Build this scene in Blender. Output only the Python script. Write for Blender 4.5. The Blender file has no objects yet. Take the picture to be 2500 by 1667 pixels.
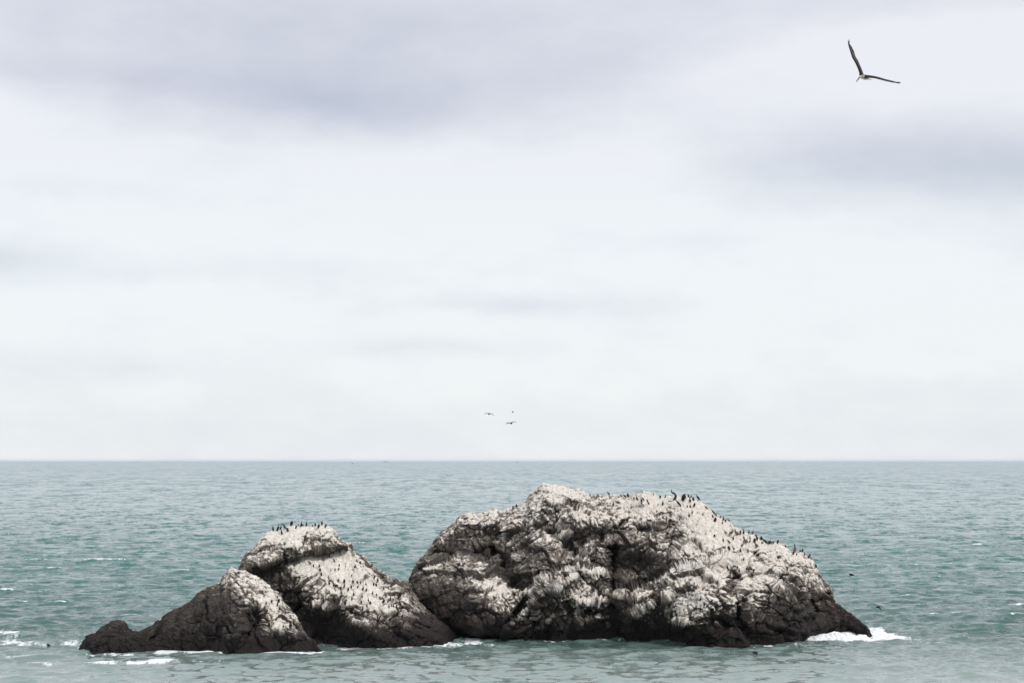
import bpy, math, random
import numpy as np
from mathutils import Vector, Matrix
from mathutils.bvhtree import BVHTree

R = math.radians
scene = bpy.context.scene
COL = scene.collection

# ------------------------------------------------------------------ camera
H = 23.2            # eye height above the sea (cliff-top viewpoint)
F = 4800.0          # focal length in photo pixels (2500 wide)
CX, CY, HOR = 1250.0, 833.5, 1124.8
PITCH = math.atan((HOR - CY) / F)
cam_d = bpy.data.cameras.new("camera")
cam = bpy.data.objects.new("camera", cam_d)
COL.objects.link(cam)
cam.location = (0, 0, H)
cam.rotation_euler = (math.pi / 2 + PITCH, 0, 0)
cam_d.sensor_width = 36.0
cam_d.lens = 36.0 * F / 2500.0
cam_d.clip_start = 1.0
cam_d.clip_end = 400000.0
scene.camera = cam
CP, SP = math.cos(PITCH), math.sin(PITCH)


def ray(px, py):
    """direction with unit y for a photo pixel (arrays welcome)"""
    u = (px - CX) / F
    v = (CY - py) / F
    dy = CP - v * SP
    dz = SP + v * CP
    return u / dy, dz / dy


def P(px, py, Y):
    a, b = ray(px, py)
    return (a * Y, Y, H + b * Y)


def yw(px, py):
    """depth where the pixel's ray meets the sea"""
    a, b = ray(px, py)
    return -H / b


def proj(x, y, z):
    """photo pixel of a world point"""
    dz = z - H
    f = y * CP + dz * SP
    v = -y * SP + dz * CP
    return CX + F * x / f, CY - F * v / f


# ------------------------------------------------------------------ world
SUN_EL, SUN_AZ = R(52), R(142)      # azimuth clockwise from +Y: behind and to the right of the viewer
world = bpy.data.worlds.new("World")
scene.world = world
world.use_nodes = True
wn, wl = world.node_tree.nodes, world.node_tree.links
wn.clear()


class NT:
    """small helper around a node tree"""
    def __init__(s, nt):
        s.n, s.l = nt.nodes, nt.links

    def val(s, sock, v):
        if isinstance(v, (int, float)):
            sock.default_value = v
        elif isinstance(v, tuple):
            sock.default_value = v if len(v) != 3 or sock.type != 'RGBA' else (*v, 1)
        else:
            s.l.new(v, sock)

    def m(s, op, a, b=None, c=None, clamp=False):
        q = s.n.new('ShaderNodeMath'); q.operation = op; q.use_clamp = clamp
        s.val(q.inputs[0], a)
        if b is not None: s.val(q.inputs[1], b)
        if c is not None: s.val(q.inputs[2], c)
        return q.outputs[0]

    def vm(s, op, a, b=None, scale=None):
        q = s.n.new('ShaderNodeVectorMath'); q.operation = op
        s.val(q.inputs[0], a)
        if b is not None: s.val(q.inputs[1], b)
        if scale is not None: s.val(q.inputs[3], scale)
        return q.outputs['Value'] if op in ('LENGTH', 'DOT_PRODUCT') else q.outputs[0]

    def noise(s, vec, scale, detail=4, rough=0.5, dist=0.0):
        q = s.n.new('ShaderNodeTexNoise')
        s.val(q.inputs['Vector'], vec)
        s.val(q.inputs['Scale'], scale); q.inputs['Detail'].default_value = detail
        q.inputs['Roughness'].default_value = rough; q.inputs['Distortion'].default_value = dist
        return q.outputs['Fac'], q.outputs['Color']

    def smooth(s, v, a, b, o0=0.0, o1=1.0):
        q = s.n.new('ShaderNodeMapRange'); q.interpolation_type = 'SMOOTHSTEP'
        s.val(q.inputs['Value'], v)
        s.val(q.inputs['From Min'], a); s.val(q.inputs['From Max'], b)
        s.val(q.inputs['To Min'], o0); s.val(q.inputs['To Max'], o1)
        return q.outputs[0]

    def mix(s, f, a, b):
        q = s.n.new('ShaderNodeMix'); q.data_type = 'RGBA'
        s.val(q.inputs[0], f); s.val(q.inputs[6], a); s.val(q.inputs[7], b)
        return q.outputs[2]

    def attr(s, name):
        q = s.n.new('ShaderNodeAttribute'); q.attribute_name = name
        return q.outputs['Fac']

    def comb(s, x, y, z):
        q = s.n.new('ShaderNodeCombineXYZ')
        s.val(q.inputs[0], x); s.val(q.inputs[1], y); s.val(q.inputs[2], z)
        return q.outputs[0]

    def sep(s, v):
        q = s.n.new('ShaderNodeSeparateXYZ'); s.val(q.inputs[0], v)
        return q.outputs[0], q.outputs[1], q.outputs[2]


W = NT(world.node_tree)
tc = wn.new('ShaderNodeTexCoord').outputs['Generated']
dx, dy, dz = W.sep(tc)
az = W.m('ARCTAN2', dx, dy)
el = W.m('ARCSINE', dz)
uv = W.comb(az, W.m('MULTIPLY', el, 2.2), 0.0)
nf, ncol = W.noise(uv, 7.0, 5, 0.55)
nf2, _ = W.noise(uv, 22.0, 6, 0.6)
warp = W.m('MULTIPLY', W.m('SUBTRACT', nf, 0.5), 0.05)
# stratus deck: pale bands and lavender-grey bellies, placed by bearing and elevation.
# (bearing, elevation, half-width, half-height, tilt, weight), radians
def B_(px, py, rx, ry, rot, w):
    return ((px - 1250) / F, (HOR - py) / F, rx / F, ry / F, rot, w)
clouds = [
    B_(350, 60, 700, 160, 0.00, 0.42),
    B_(870, 270, 430, 75, 0.03, 0.62),
    B_(1000, 120, 560, 130, 0.0, 0.42),
    B_(1480, 170, 300, 70, -0.20, 0.28),
    B_(250, 205, 520, 48, 0.0, 0.30),
    B_(1700, 20, 700, 80, 0.0, 0.28),
    B_(2450, -20, 500, 70, 0.0, 0.25),
    B_(2440, 440, 440, 95, 0.04, 0.42),
    B_(2230, 370, 500, 110, 0.06, 0.34),
    B_(1850, 440, 330, 90, 0.08, 0.20),
    B_(10, 640, 170, 45, 0.0, 0.38),
    B_(420, 690, 420, 38, 0.02, 0.17),
    B_(800, 660, 330, 32, 0.05, 0.12),
    B_(1320, 745, 300, 30, 0.0, 0.28),
    B_(1700, 600, 260, 30, 0.0, 0.10),
    B_(1030, 850, 260, 26, 0.0, 0.22),
    B_(150, 890, 420, 40, 0.02, 0.20),
    B_(120, 480, 200, 30, 0.0, 0.10),
    B_(2300, 960, 500, 40, 0.0, 0.10),
    B_(1250, 1040, 6000, 80, 0.0, 0.14),
    B_(2250, 150, 300, 120, 0.0, -0.25),
    B_(1500, 450, 500, 90, 0.0, -0.10),
]
tot = None
azw = W.m('ADD', az, warp)
elw = W.m('ADD', el, W.m('MULTIPLY', warp, 0.45))
for (a0, e0, ra, re, rot, w_) in clouds:
    c_, s_ = math.cos(rot), math.sin(rot)
    da = W.m('SUBTRACT', azw, a0); de = W.m('SUBTRACT', elw, e0)
    xx = W.m('MULTIPLY', W.m('ADD', W.m('MULTIPLY', da, c_), W.m('MULTIPLY', de, -s_)), 1 / ra)
    yy = W.m('MULTIPLY', W.m('ADD', W.m('MULTIPLY', da, s_), W.m('MULTIPLY', de, c_)), 1 / re)
    r2 = W.m('ADD', W.m('MULTIPLY', xx, xx), W.m('MULTIPLY', yy, yy))
    g = W.m('MULTIPLY', W.m('EXPONENT', W.m('MULTIPLY', r2, -1.0)), w_)
    tot = g if tot is None else W.m('ADD', tot, g)
# away from the framed part of the sky the deck is plain noise
high = W.smooth(el, 0.20, 0.5)
tot = W.m('ADD', tot, W.m('MULTIPLY', high, W.smooth(nf, 0.35, 0.7, 0.0, 0.5)))
tot = W.m('ADD', tot, W.m('MULTIPLY', W.m('SUBTRACT', nf, 0.5), 0.34))
tot = W.m('ADD', tot, W.m('MULTIPLY', W.m('SUBTRACT', nf2, 0.5), 0.42), clamp=True)
violet = W.smooth(el, 0.08, 0.20)
lit = W.mix(violet, (0.82, 0.855, 0.876), (0.815, 0.82, 0.865))
belly = W.mix(violet, (0.45, 0.525, 0.62), (0.46, 0.49, 0.59))
deck = W.mix(tot, lit, belly)
bg = wn.new('ShaderNodeBackground'); wl.new(deck, bg.inputs[0]); bg.inputs[1].default_value = 0.745
sky = wn.new('ShaderNodeTexSky'); sky.sky_type = 'NISHITA'; sky.sun_disc = False
sky.sun_elevation = SUN_EL; sky.sun_rotation = SUN_AZ
bg2 = wn.new('ShaderNodeBackground'); wl.new(sky.outputs[0], bg2.inputs[0]); bg2.inputs[1].default_value = 0.008
add = wn.new('ShaderNodeAddShader'); wl.new(bg.outputs[0], add.inputs[0]); wl.new(bg2.outputs[0], add.inputs[1])
wo = wn.new('ShaderNodeOutputWorld'); wl.new(add.outputs[0], wo.inputs[0])

sun_d = bpy.data.lights.new("sun", 'SUN')
sun_d.energy = 1.5
sun_d.angle = R(10)
sun_d.color = (1.0, 0.965, 0.91)
sun = bpy.data.objects.new("sun", sun_d)
COL.objects.link(sun)
sdir = Vector((math.sin(SUN_AZ) * math.cos(SUN_EL), math.cos(SUN_AZ) * math.cos(SUN_EL), math.sin(SUN_EL)))
sun.rotation_euler = sdir.to_track_quat('Z', 'Y').to_euler()
sun.location = sdir * 300

scene.view_settings.view_transform = 'Standard'
scene.view_settings.look = 'None'
scene.view_settings.exposure = 0.42
scene.view_settings.gamma = 1.0
scene.cycles.max_bounces = 5
scene.cycles.volume_bounces = 1


# ------------------------------------------------------------------ helpers
def tag(o, label=None, cat=None, group=None, kind=None):
    if label: o["label"] = label
    if cat: o["category"] = cat
    if group: o["group"] = group
    if kind: o["kind"] = kind
    return o


def material(name):
    m = bpy.data.materials.new(name)
    m.use_nodes = True
    m.node_tree.nodes.clear()
    T = NT(m.node_tree)
    b = T.n.new('ShaderNodeBsdfPrincipled')
    o = T.n.new('ShaderNodeOutputMaterial')
    T.l.new(b.outputs[0], o.inputs[0])
    return m, T, b


def mesh_np(name, co, quads, mats, parent=None, smooth=True, attrs=None, tris=None, matidx=None):
    me = bpy.data.meshes.new(name)
    nv = len(co)
    quads = np.asarray(quads, dtype=np.int32).reshape(-1, 4)
    nt = 0 if tris is None else len(tris)
    me.vertices.add(nv)
    me.vertices.foreach_set('co', np.ascontiguousarray(co, dtype=np.float32).ravel())
    loops = quads.ravel()
    starts = np.arange(len(quads), dtype=np.int32) * 4
    if nt:
        tris = np.asarray(tris, dtype=np.int32)
        starts = np.concatenate([starts, len(loops) + np.arange(nt, dtype=np.int32) * 3])
        loops = np.concatenate([loops, tris.ravel()])
    me.loops.add(len(loops))
    me.loops.foreach_set('vertex_index', loops.astype(np.int32))
    me.polygons.add(len(starts))
    me.polygons.foreach_set('loop_start', starts.astype(np.int32))
    me.polygons.foreach_set('use_smooth', np.full(len(starts), smooth, dtype=bool))
    if matidx is not None:
        me.polygons.foreach_set('material_index', np.asarray(matidx, dtype=np.int32))
    me.update(calc_edges=True)
    for k, v in (attrs or {}).items():
        a = me.attributes.new(k, 'FLOAT', 'POINT')
        a.data.foreach_set('value', np.ascontiguousarray(v, dtype=np.float32).ravel())
    for m in (mats if isinstance(mats, (list, tuple)) else [mats]):
        me.materials.append(m)
    o = bpy.data.objects.new(name, me)
    COL.objects.link(o)
    if parent is not None:
        o.parent = parent
    return o


def grid_quads(nr, nc, close=False):
    i = np.arange(nr - 1)[:, None]
    j = np.arange(nc if close else nc - 1)[None, :]
    j2 = (j + 1) % nc
    return np.stack([i * nc + j, i * nc + j2, (i + 1) * nc + j2, (i + 1) * nc + j], -1).reshape(-1, 4)


def hash3(ix, iy, iz, seed):
    h = (ix.astype(np.uint32) * np.uint32(374761393) + iy.astype(np.uint32) * np.uint32(668265263)
         + iz.astype(np.uint32) * np.uint32(2147483647 - 58) + np.uint32(seed * 974711 + 12345))
    h = (h ^ (h >> np.uint32(13))) * np.uint32(1274126177)
    h = (h ^ (h >> np.uint32(15))) * np.uint32(2246822519)
    return (h ^ (h >> np.uint32(16))).astype(np.float32) / np.float32(4294967295.0)


def vnoise(x, y, z, seed=0):
    """gradient noise about -1..1"""
    xi, yi, zi = np.floor(x), np.floor(y), np.floor(z)
    fx, fy, fz = x - xi, y - yi, z - zi
    xi, yi, zi = xi.astype(np.int64), yi.astype(np.int64), zi.astype(np.int64)
    u, v, w = [t * t * t * (t * (t * 6 - 15) + 10) for t in (fx, fy, fz)]
    out = 0
    for a in (0, 1):
        for b in (0, 1):
            for c in (0, 1):
                h1 = hash3(xi + a, yi + b, zi + c, seed) * 6.2831853
                h2 = hash3(xi + a, yi + b, zi + c, seed + 77) * 2 - 1
                s = np.sqrt(1 - h2 * h2)
                d = np.cos(h1) * s * (fx - a) + np.sin(h1) * s * (fy - b) + h2 * (fz - c)
                out = out + d * (u if a else 1 - u) * (v if b else 1 - v) * (w if c else 1 - w)
    return out * 1.5


def fbm(x, y, z, octv=4, seed=0, gain=0.5):
    s, a, n = 0, 1.0, 0.0
    for k in range(octv):
        s = s + a * vnoise(x * 2 ** k, y * 2 ** k, z * 2 ** k, seed + 5 * k); n += a; a *= gain
    return s / n


def ridged(x, y, z, octv=4, seed=0, gain=0.5):
    s, a, n = 0, 1.0, 0.0
    for k in range(octv):
        s = s + a * (1 - 2 * np.abs(vnoise(x * 2 ** k, y * 2 ** k, z * 2 ** k, seed + 5 * k))); n += a; a *= gain
    return s / n


def worley(x, y, z, seed=0):
    """distance to nearest and second nearest jittered cell point, and the nearest cell's random value"""
    xi, yi, zi = [np.floor(t).astype(np.int64) for t in (x, y, z)]
    d1 = np.full(x.shape, 9.0); d2 = np.full(x.shape, 9.0); cv = np.zeros(x.shape)
    fc = np.zeros(x.shape)
    for a in (-1, 0, 1):
        for b in (-1, 0, 1):
            for c in (-1, 0, 1):
                X, Y, Z = xi + a, yi + b, zi + c
                px = X + 0.1 + 0.8 * hash3(X, Y, Z, seed)
                py = Y + 0.1 + 0.8 * hash3(X, Y, Z, seed + 1)
                pz = Z + 0.1 + 0.8 * hash3(X, Y, Z, seed + 2)
                d = np.sqrt((px - x) ** 2 + (py - y) ** 2 + (pz - z) ** 2)
                near = d < d1
                d2 = np.where(near, d1, np.minimum(d2, d))
                h3 = hash3(X, Y, Z, seed + 3)
                cv = np.where(near, h3, cv)
                tl = (h3 * 7.13) % 1.0 - 0.5; tm = (h3 * 31.7) % 1.0 - 0.5
                fc = np.where(near, ((x - px) * tl + (y - py) * 0.4 * tm + (z - pz) * (tm - 0.15)) * 2.0, fc)
                d1 = np.where(near, d, d1)
    return d1, d2, cv, fc


def sstep(a, b, v):
    t = np.clip((v - a) / (b - a), 0, 1)
    return t * t * (3 - 2 * t)


def pts(s):
    a = np.array([[float(q) for q in p.split(',')] for p in s.split()])
    return a[:, 0], a[:, 1]


# ------------------------------------------------------------------ rock material
def rock_material(name, base=(0.034, 0.029, 0.0275)):
    m, T, b = material(name)
    geo = T.n.new('ShaderNodeNewGeometry')
    pos = geo.outputs['Position']
    x, y, z = T.sep(pos)
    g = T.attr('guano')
    t = T.attr('rust')
    # runs of guano: narrow across, long down the face
    sv = T.vm('MULTIPLY', pos, (3.8, 3.8, 0.5))
    n1, _ = T.noise(sv, 1.0, 4, 0.6, 0.6)
    n2, c2 = T.noise(pos, 2.8, 5, 0.68)
    n3, _ = T.noise(pos, 1.3, 4, 0.6)
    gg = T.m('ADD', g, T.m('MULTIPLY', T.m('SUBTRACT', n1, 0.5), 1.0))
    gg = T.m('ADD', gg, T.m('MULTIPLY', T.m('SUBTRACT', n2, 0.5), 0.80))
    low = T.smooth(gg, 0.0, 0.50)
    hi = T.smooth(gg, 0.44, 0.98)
    # bare stone: dark brown grey with olive and rust
    stone = T.mix(T.smooth(n3, 0.35, 0.7), (base[0] * 0.55, base[1] * 0.55, base[2] * 0.6),
                  (base[0] * 1.6, base[1] * 1.5, base[2] * 1.35))
    stone = T.mix(T.m('MULTIPLY', T.smooth(n2, 0.5, 0.75), 0.5), stone, (0.115, 0.102, 0.082))
    stone = T.mix(T.m('MULTIPLY', t, 0.55), stone, (0.12, 0.058, 0.024))
    stone = T.mix(T.m('MULTIPLY', T.smooth(T.m('ADD', z, T.m('MULTIPLY', n3, 3.0)), 4.0, 9.5), 0.75), stone,
                  T.mix(n2, (0.040, 0.034, 0.030), (0.125, 0.110, 0.094)))
    grime = T.mix(n2, (0.12, 0.105, 0.088), (0.30, 0.265, 0.225))
    white = T.mix(T.smooth(n2, 0.3, 0.62), (0.53, 0.475, 0.405), (0.82, 0.78, 0.715))
    white = T.mix(T.smooth(n3, 0.55, 0.75), white, (0.62, 0.55, 0.47))
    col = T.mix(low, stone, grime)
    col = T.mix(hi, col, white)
    # wave-washed zone: bare, black with weed
    wet = T.smooth(T.m('ADD', z, T.m('MULTIPLY', T.m('SUBTRACT', n3, 0.5), 2.5)), 0.9, 3.3, 1.0, 0.0)
    col = T.mix(wet, col, (0.013, 0.0092, 0.0085))
    T.l.new(col, b.inputs['Base Color'])
    T.val(b.inputs['Roughness'], T.m('SUBTRACT', 0.88, T.m('MULTIPLY', wet, 0.30)))
    b.inputs['Specular IOR Level'].default_value = 0.25
    bm = T.n.new('ShaderNodeBump')
    hh = T.m('ADD', T.m('MULTIPLY', n2, 0.7), T.m('MULTIPLY', n1, 0.5))
    T.l.new(hh, bm.inputs['Height'])
    bm.inputs['Strength'].default_value = 0.9
    bm.inputs['Distance'].default_value = 0.32
    T.l.new(bm.outputs[0], b.inputs['Normal'])
    return m


ROCKM = rock_material("guano_rock")


def tone_map(rows, x0, y0, step=25.0):
    g = np.array([[float(ch) for ch in r] for r in rows]) / 9.0

    def f(px, py):
        u = np.clip((px - x0) / step - 0.5, 0, g.shape[1] - 1.001)
        v = np.clip((py - y0) / step - 0.5, 0, g.shape[0] - 1.001)
        i, j = u.astype(int), v.astype(int)
        fu, fv = u - i, v - j
        return ((g[j, i] * (1 - fu) + g[j, i + 1] * fu) * (1 - fv)
                + (g[j + 1, i] * (1 - fu) + g[j + 1, i + 1] * fu) * fv)
    return f


def build_rock(name, top, bot, ridge, step_px, nrow, n_pow, feats, tmap, seed, parent=None, back=0.9,
               theta0=0.0, ztop_amp=1.0, bottom_depth=None, dark=0.0, amp=1.0, tone=0.0):
    tx, ty = pts(top)
    bx, by = pts(bot)
    rx, ry = pts(ridge)
    cols = np.arange(tx[0], tx[-1] + 0.01, step_px)
    pt = np.interp(cols, tx, ty)
    pb = np.interp(cols, bx, by)
    Yr = np.interp(cols, rx, ry)
    k = np.hanning(9); k /= k.sum()
    sm = lambda a: np.convolve(np.pad(a, 4, mode='edge'), k, mode='valid')
    Yr = sm(Yr)
    _, b_t = ray(cols, pt)
    zt = H + b_t * Yr
    if bottom_depth is None:
        Yb = sm(yw(cols, pb))
        zb = np.zeros_like(cols)
    else:
        Yb = Yr - bottom_depth(cols)
        zb = H + ray(cols, pb)[1] * Yb
    Wf = np.maximum(Yr - Yb, 0.6)
    nf_ = nrow
    th = np.linspace(theta0, math.pi / 2, nf_)
    cs, sn = np.clip(np.cos(th), 0, 1), np.sin(th)
    e = 2.0 / n_pow
    off = np.sign(cs) * np.abs(cs) ** e
    hz = np.sign(sn) * np.abs(sn) ** e
    Yf = Yr[None, :] - Wf[None, :] * off[:, None]
    if bottom_depth is None:
        Zf = zt[None, :] * hz[:, None]
    else:
        h0 = hz[0]
        Zf = zb[None, :] + (zt - zb)[None, :] * ((hz - h0) / (1 - h0))[:, None]
    # skirt under water / under the boulder
    ns = 4
    sk = np.linspace(-3.0, -0.75, ns) if bottom_depth is None else np.linspace(-0.6, -0.1, ns)
    Ys = np.repeat(Yf[0:1], ns, 0) - (0.0 if bottom_depth is None else -np.linspace(2.5, 0.5, ns)[:, None])
    Zs = (0 if bottom_depth is None else zb[None, :]) + np.repeat(sk[:, None], len(cols), 1)
    nb = nf_ // 3
    tb = np.linspace(math.pi / 2, 0.0, nb + 1)[1:]
    ob = np.abs(np.cos(tb)) ** (2 / 2.0); hb = np.abs(np.sin(tb)) ** (2 / 2.0)
    Yk = Yr[None, :] + Wf[None, :] * back * ob[:, None]
    Zk = (zb + (zt - zb) * 1.0)[None, :] * hb[:, None] + (zb[None, :] * (1 - hb[:, None]))
    Yk = np.concatenate([Yk, Yk[-1:] + 0.3]); Zk = np.concatenate([Zk, Zk[-1:] - 3.0])
    Y = np.concatenate([Ys, Yf, Yk]); Z = np.concatenate([Zs, Zf, Zk])
    nfront = ns + nf_
    # bearing of the column is kept for the front so that the outline stays put
    a, _ = ray(cols, pt)
    X = a[None, :] * Y
    px, py = proj(X, Y, Z)
    front = np.zeros(Y.shape); front[:nfront] = 1
    # hand placed relief, metres toward the sea in front
    rel = np.zeros(Y.shape); lip = np.zeros(Y.shape)
    hwx = vnoise(px * 0.03, py * 0.03, px * 0, seed + 9) * 9
    hwy = vnoise(px * 0.03, py * 0.03, px * 0 + 7, seed + 9) * 9
    for ft in feats:
        kind = ft[0]
        qx, qy = px + hwx * 0.7, py + hwy * 0.7
        if kind == 'b':          # bulge or hollow: cx cy rx ry rot amp
            _, cx, cy, ra, rb, rot, am = ft
            c_, s_ = math.cos(rot), math.sin(rot)
            u = ((qx - cx) * c_ + (qy - cy) * s_) / ra
            v = (-(qx - cx) * s_ + (qy - cy) * c_) / rb
            r2 = u * u + v * v
            rel += am * np.exp(-r2 * r2 * 0.7)
        elif kind == 'c':        # crack: width, depth, polyline
            _, wd, am, pl = ft
            lx, ly = pts(pl)
            d = np.full(Y.shape, 1e9)
            for i in range(len(lx) - 1):
                vx, vy = lx[i + 1] - lx[i], ly[i + 1] - ly[i]
                tt = np.clip(((qx - lx[i]) * vx + (qy - ly[i]) * vy) / (vx * vx + vy * vy), 0, 1)
                d = np.minimum(d, np.hypot(qx - lx[i] - tt * vx, qy - ly[i] - tt * vy))
            rel -= 1.25 * am * np.exp(-(d / (wd * 1.1)) ** 2)
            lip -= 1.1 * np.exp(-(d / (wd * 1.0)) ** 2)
        elif kind == 's':        # shelf: forward below a line, fading: amp, fade, polyline
            _, am, fade, pl = ft
            lx, ly = pts(pl)
            yl = np.interp(qx, lx, ly)
            d = qy - yl
            ex = sstep(lx[0] - 8, lx[0] + 14, qx) * (1 - sstep(lx[-1] - 14, lx[-1] + 8, qx))
            rel += am * ex * sstep(-1, 4, d) * np.exp(-np.maximum(d, 0) / fade)
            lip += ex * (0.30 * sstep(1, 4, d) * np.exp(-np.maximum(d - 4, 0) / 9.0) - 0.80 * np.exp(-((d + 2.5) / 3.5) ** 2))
    crest = sstep(0.0, 3.5, zt[None, :] - Z)            # keep the skyline
    rel *= 1.75 * front * (0.15 + 0.85 * crest)
    Y = Y - rel
    # thin tips stay thin
    X = a[None, :] * Y
    # normals of the base
    def normals(X, Y, Z):
        co = np.stack([X, Y, Z], -1)
        du = np.gradient(co, axis=1); dv = np.gradient(co, axis=0)
        n = np.cross(du, dv)
        n /= np.linalg.norm(n, axis=-1, keepdims=True) + 1e-9
        return n
    N = normals(X, Y, Z)
    if N[ns:nfront, :, 1].mean() > 0: N = -N
    wq = 0.35
    qx = X + fbm(X * wq, Y * wq, Z * wq, 2, seed + 21) * 0.9
    qy = Y + fbm(X * wq, Y * wq, Z * wq, 2, seed + 31) * 0.9
    qz = Z + fbm(X * wq, Y * wq, Z * wq, 2, seed + 41) * 0.9
    # blocks bounded by joints, tilted strata
    ux = qx * 0.92 + qz * 0.38; uz = -qx * 0.38 + qz * 0.92
    d1, d2, cv, fc = worley(ux * 0.27, qy * 0.27, uz * 0.34, seed)
    crk1 = np.exp(-((d2 - d1) / 0.045) ** 2)
    block = (cv - 0.5) * 0.75 + fc * 0.95 - crk1 * 0.42
    e1, e2, ev, ef = worley(ux * 0.85, qy * 0.85, uz * 0.55, seed + 50)
    crk2 = np.exp(-((e2 - e1) / 0.07) ** 2)
    sub = (ev - 0.5) * 0.30 + ef * 0.60 - crk2 * 0.22
    g1, g2, gv, gf = worley(ux * 2.5, qy * 2.5, uz * 1.5, seed + 60)
    crk3 = np.exp(-((g2 - g1) / 0.10) ** 2)
    peb = (gv - 0.5) * 0.16 + gf * 0.30 - crk3 * 0.06
    r1 = ridged(ux * 0.13, qy * 0.13, uz * 0.22, 2, seed + 3) * 0.65
    r2 = ridged(ux * 0.8, qy * 0.8, uz * 0.40, 3, seed + 4) * 0.14
    fine = fbm(qx * 2.6, qy * 2.6, qz * 1.3, 3, seed + 6, 0.6) * 0.16
    big = (block + r1) * (0.12 + 0.88 * crest)
    med = (sub + r2) * (0.5 + 0.5 * crest)
    tip = np.clip(zt / 3.0, 0.25, 1)[None, :] if bottom_depth is None else 1.0
    disp = (big * tip + med * 0.66 + peb * 0.72 + fine) * amp
    X = X + N[..., 0] * disp; Y = Y + N[..., 1] * disp; Z = Z + N[..., 2] * disp * 0.9
    N2 = normals(X, Y, Z)
    if N2[ns:nfront, :, 1].mean() > 0: N2 = -N2
    # guano cover: what the birds have whitened, by place, by how level the stone lies, by relief
    jx = vnoise(X * 0.6, Y * 0.6, Z * 0.6, seed + 70) * 9; jy = vnoise(X * 0.6, Y * 0.6, Z * 0.6, seed + 71) * 9
    px2, py2 = proj(X, Y, Z)
    base_t = tmap(px2 + jx, py2 + jy)
    base_t = np.where(front > 0, base_t, 0.55 * sstep(2, 8, Z))
    st = fbm(X * 2.8, Y * 2.8, Z * 0.38, 3, seed + 80)
    bl = fbm(X * 0.9, Y * 0.9, Z * 0.7, 3, seed + 81)
    cavity = (med / 0.5 + peb / 0.15)
    calmg = 1.0 - 0.5 * sstep(0.6, 0.95, base_t)
    g = 0.5 + (base_t - 0.47 + tone) * 1.35 + 0.30 * sstep(0.72, 1.0, base_t) + 0.50 * (N2[..., 2] - 0.42) * (0.30 + base_t) + 0.20 * cavity * (0.3 + base_t) + calmg * (0.60 * st + 0.22 * bl - 0.30 * crk1 - 0.30 * crk2 - 0.16 * crk3 + 0.26 * (gv - 0.5) + 0.22 * (ev - 0.5))
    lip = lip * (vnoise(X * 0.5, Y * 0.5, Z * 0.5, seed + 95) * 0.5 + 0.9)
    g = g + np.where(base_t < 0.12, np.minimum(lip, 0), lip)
    g = np.where(base_t < 0.03, np.minimum(g, 0.1), g) - dark
    g = np.clip(g, -0.4, 1.6)
    rust = sstep(0.25, 0.6, fbm(X * 0.25, Y * 0.25, Z * 0.8, 3, seed + 90)) * sstep(6.5, 3.0, Z)
    co = np.stack([X, Y, Z], -1).reshape(-1, 3)
    q = grid_quads(Y.shape[0], Y.shape[1])[:, ::-1]
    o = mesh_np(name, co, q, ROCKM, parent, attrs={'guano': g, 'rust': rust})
    return o


# ------------------------------------------------------------------ the great rock
BIG_TOP = """938,1556 960,1510 985,1450 1000,1416 1011,1388 1027,1364 1046,1345 1062,1321 1078,1299 1099,1283 1115,1267
1131,1258 1147,1255 1166,1256 1182,1252 1196,1247 1209,1243 1222,1248 1241,1243 1252,1238 1276,1232 1289,1224 1292,1215
1297,1204 1308,1197 1318,1190 1327,1182 1334,1180 1348,1184 1370,1185 1386,1188 1399,1192 1414,1192 1424,1197 1431,1204
1440,1208 1457,1209 1485,1209 1500,1210 1525,1212 1533,1211 1550,1208 1563,1204 1570,1198 1577,1202 1591,1205 1606,1212
1618,1215 1635,1212 1652,1212 1669,1212 1686,1215 1703,1221 1717,1229 1729,1240 1737,1252 1754,1263 1771,1271 1782,1276
1794,1288 1809,1293 1825,1304 1838,1308 1858,1320 1873,1331 1887,1328 1900,1326 1917,1334 1926,1346 1935,1349 1955,1349
1973,1359 1985,1367 1993,1384 2005,1404 2011,1421 2016,1423 2023,1426 2029,1437 2032,1452 2036,1466 2042,1475 2058,1486
2078,1500 2096,1512 2114,1526 2122,1541 2130,1562"""
BIG_BOT = """938,1556 1000,1551 1112,1553 1161,1557 1241,1559 1348,1561 1450,1559 1604,1561 1672,1569 1740,1575 1800,1574
1876,1569 1941,1563 1965,1556 2000,1552 2052,1550 2102,1554 2130,1558"""
BIG_RIDGE = "938,266 1000,270 1120,273 1300,275 1500,275 1750,271 1900,269 2000,268 2060,267 2130,261.5"
BIG_TONE = """777777777777|778777777777|777777777777|7777777777
777777777776|677776566778|888788888888|8888888888
777777778657|766645657899|879988888888|8888888888
777757666567|354567657788|668989988888|8888888888
666543333445|443355433535|547998868888|8888888888
444522223332|554325432454|446889998888|8888888888
334112111231|234224432343|547889999778|8888777777
341154122352|223344322111|234779999768|6888777777
355335541133|234763620111|146889889995|6767444444
133134574114|467757631233|566687837887|6367444444
100102588734|537677431335|467586515774|5254544444
000000235655|324587622464|178887667653|1242110000
000000113424|232354410246|257877543221|0000000000
000000011134|420112331234|146663211110|0000000000
000000000001|111011110011|011100000000|0000000000
000000000000|000000000000|000000000000|0000000000""".replace("|", "").split()
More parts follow.
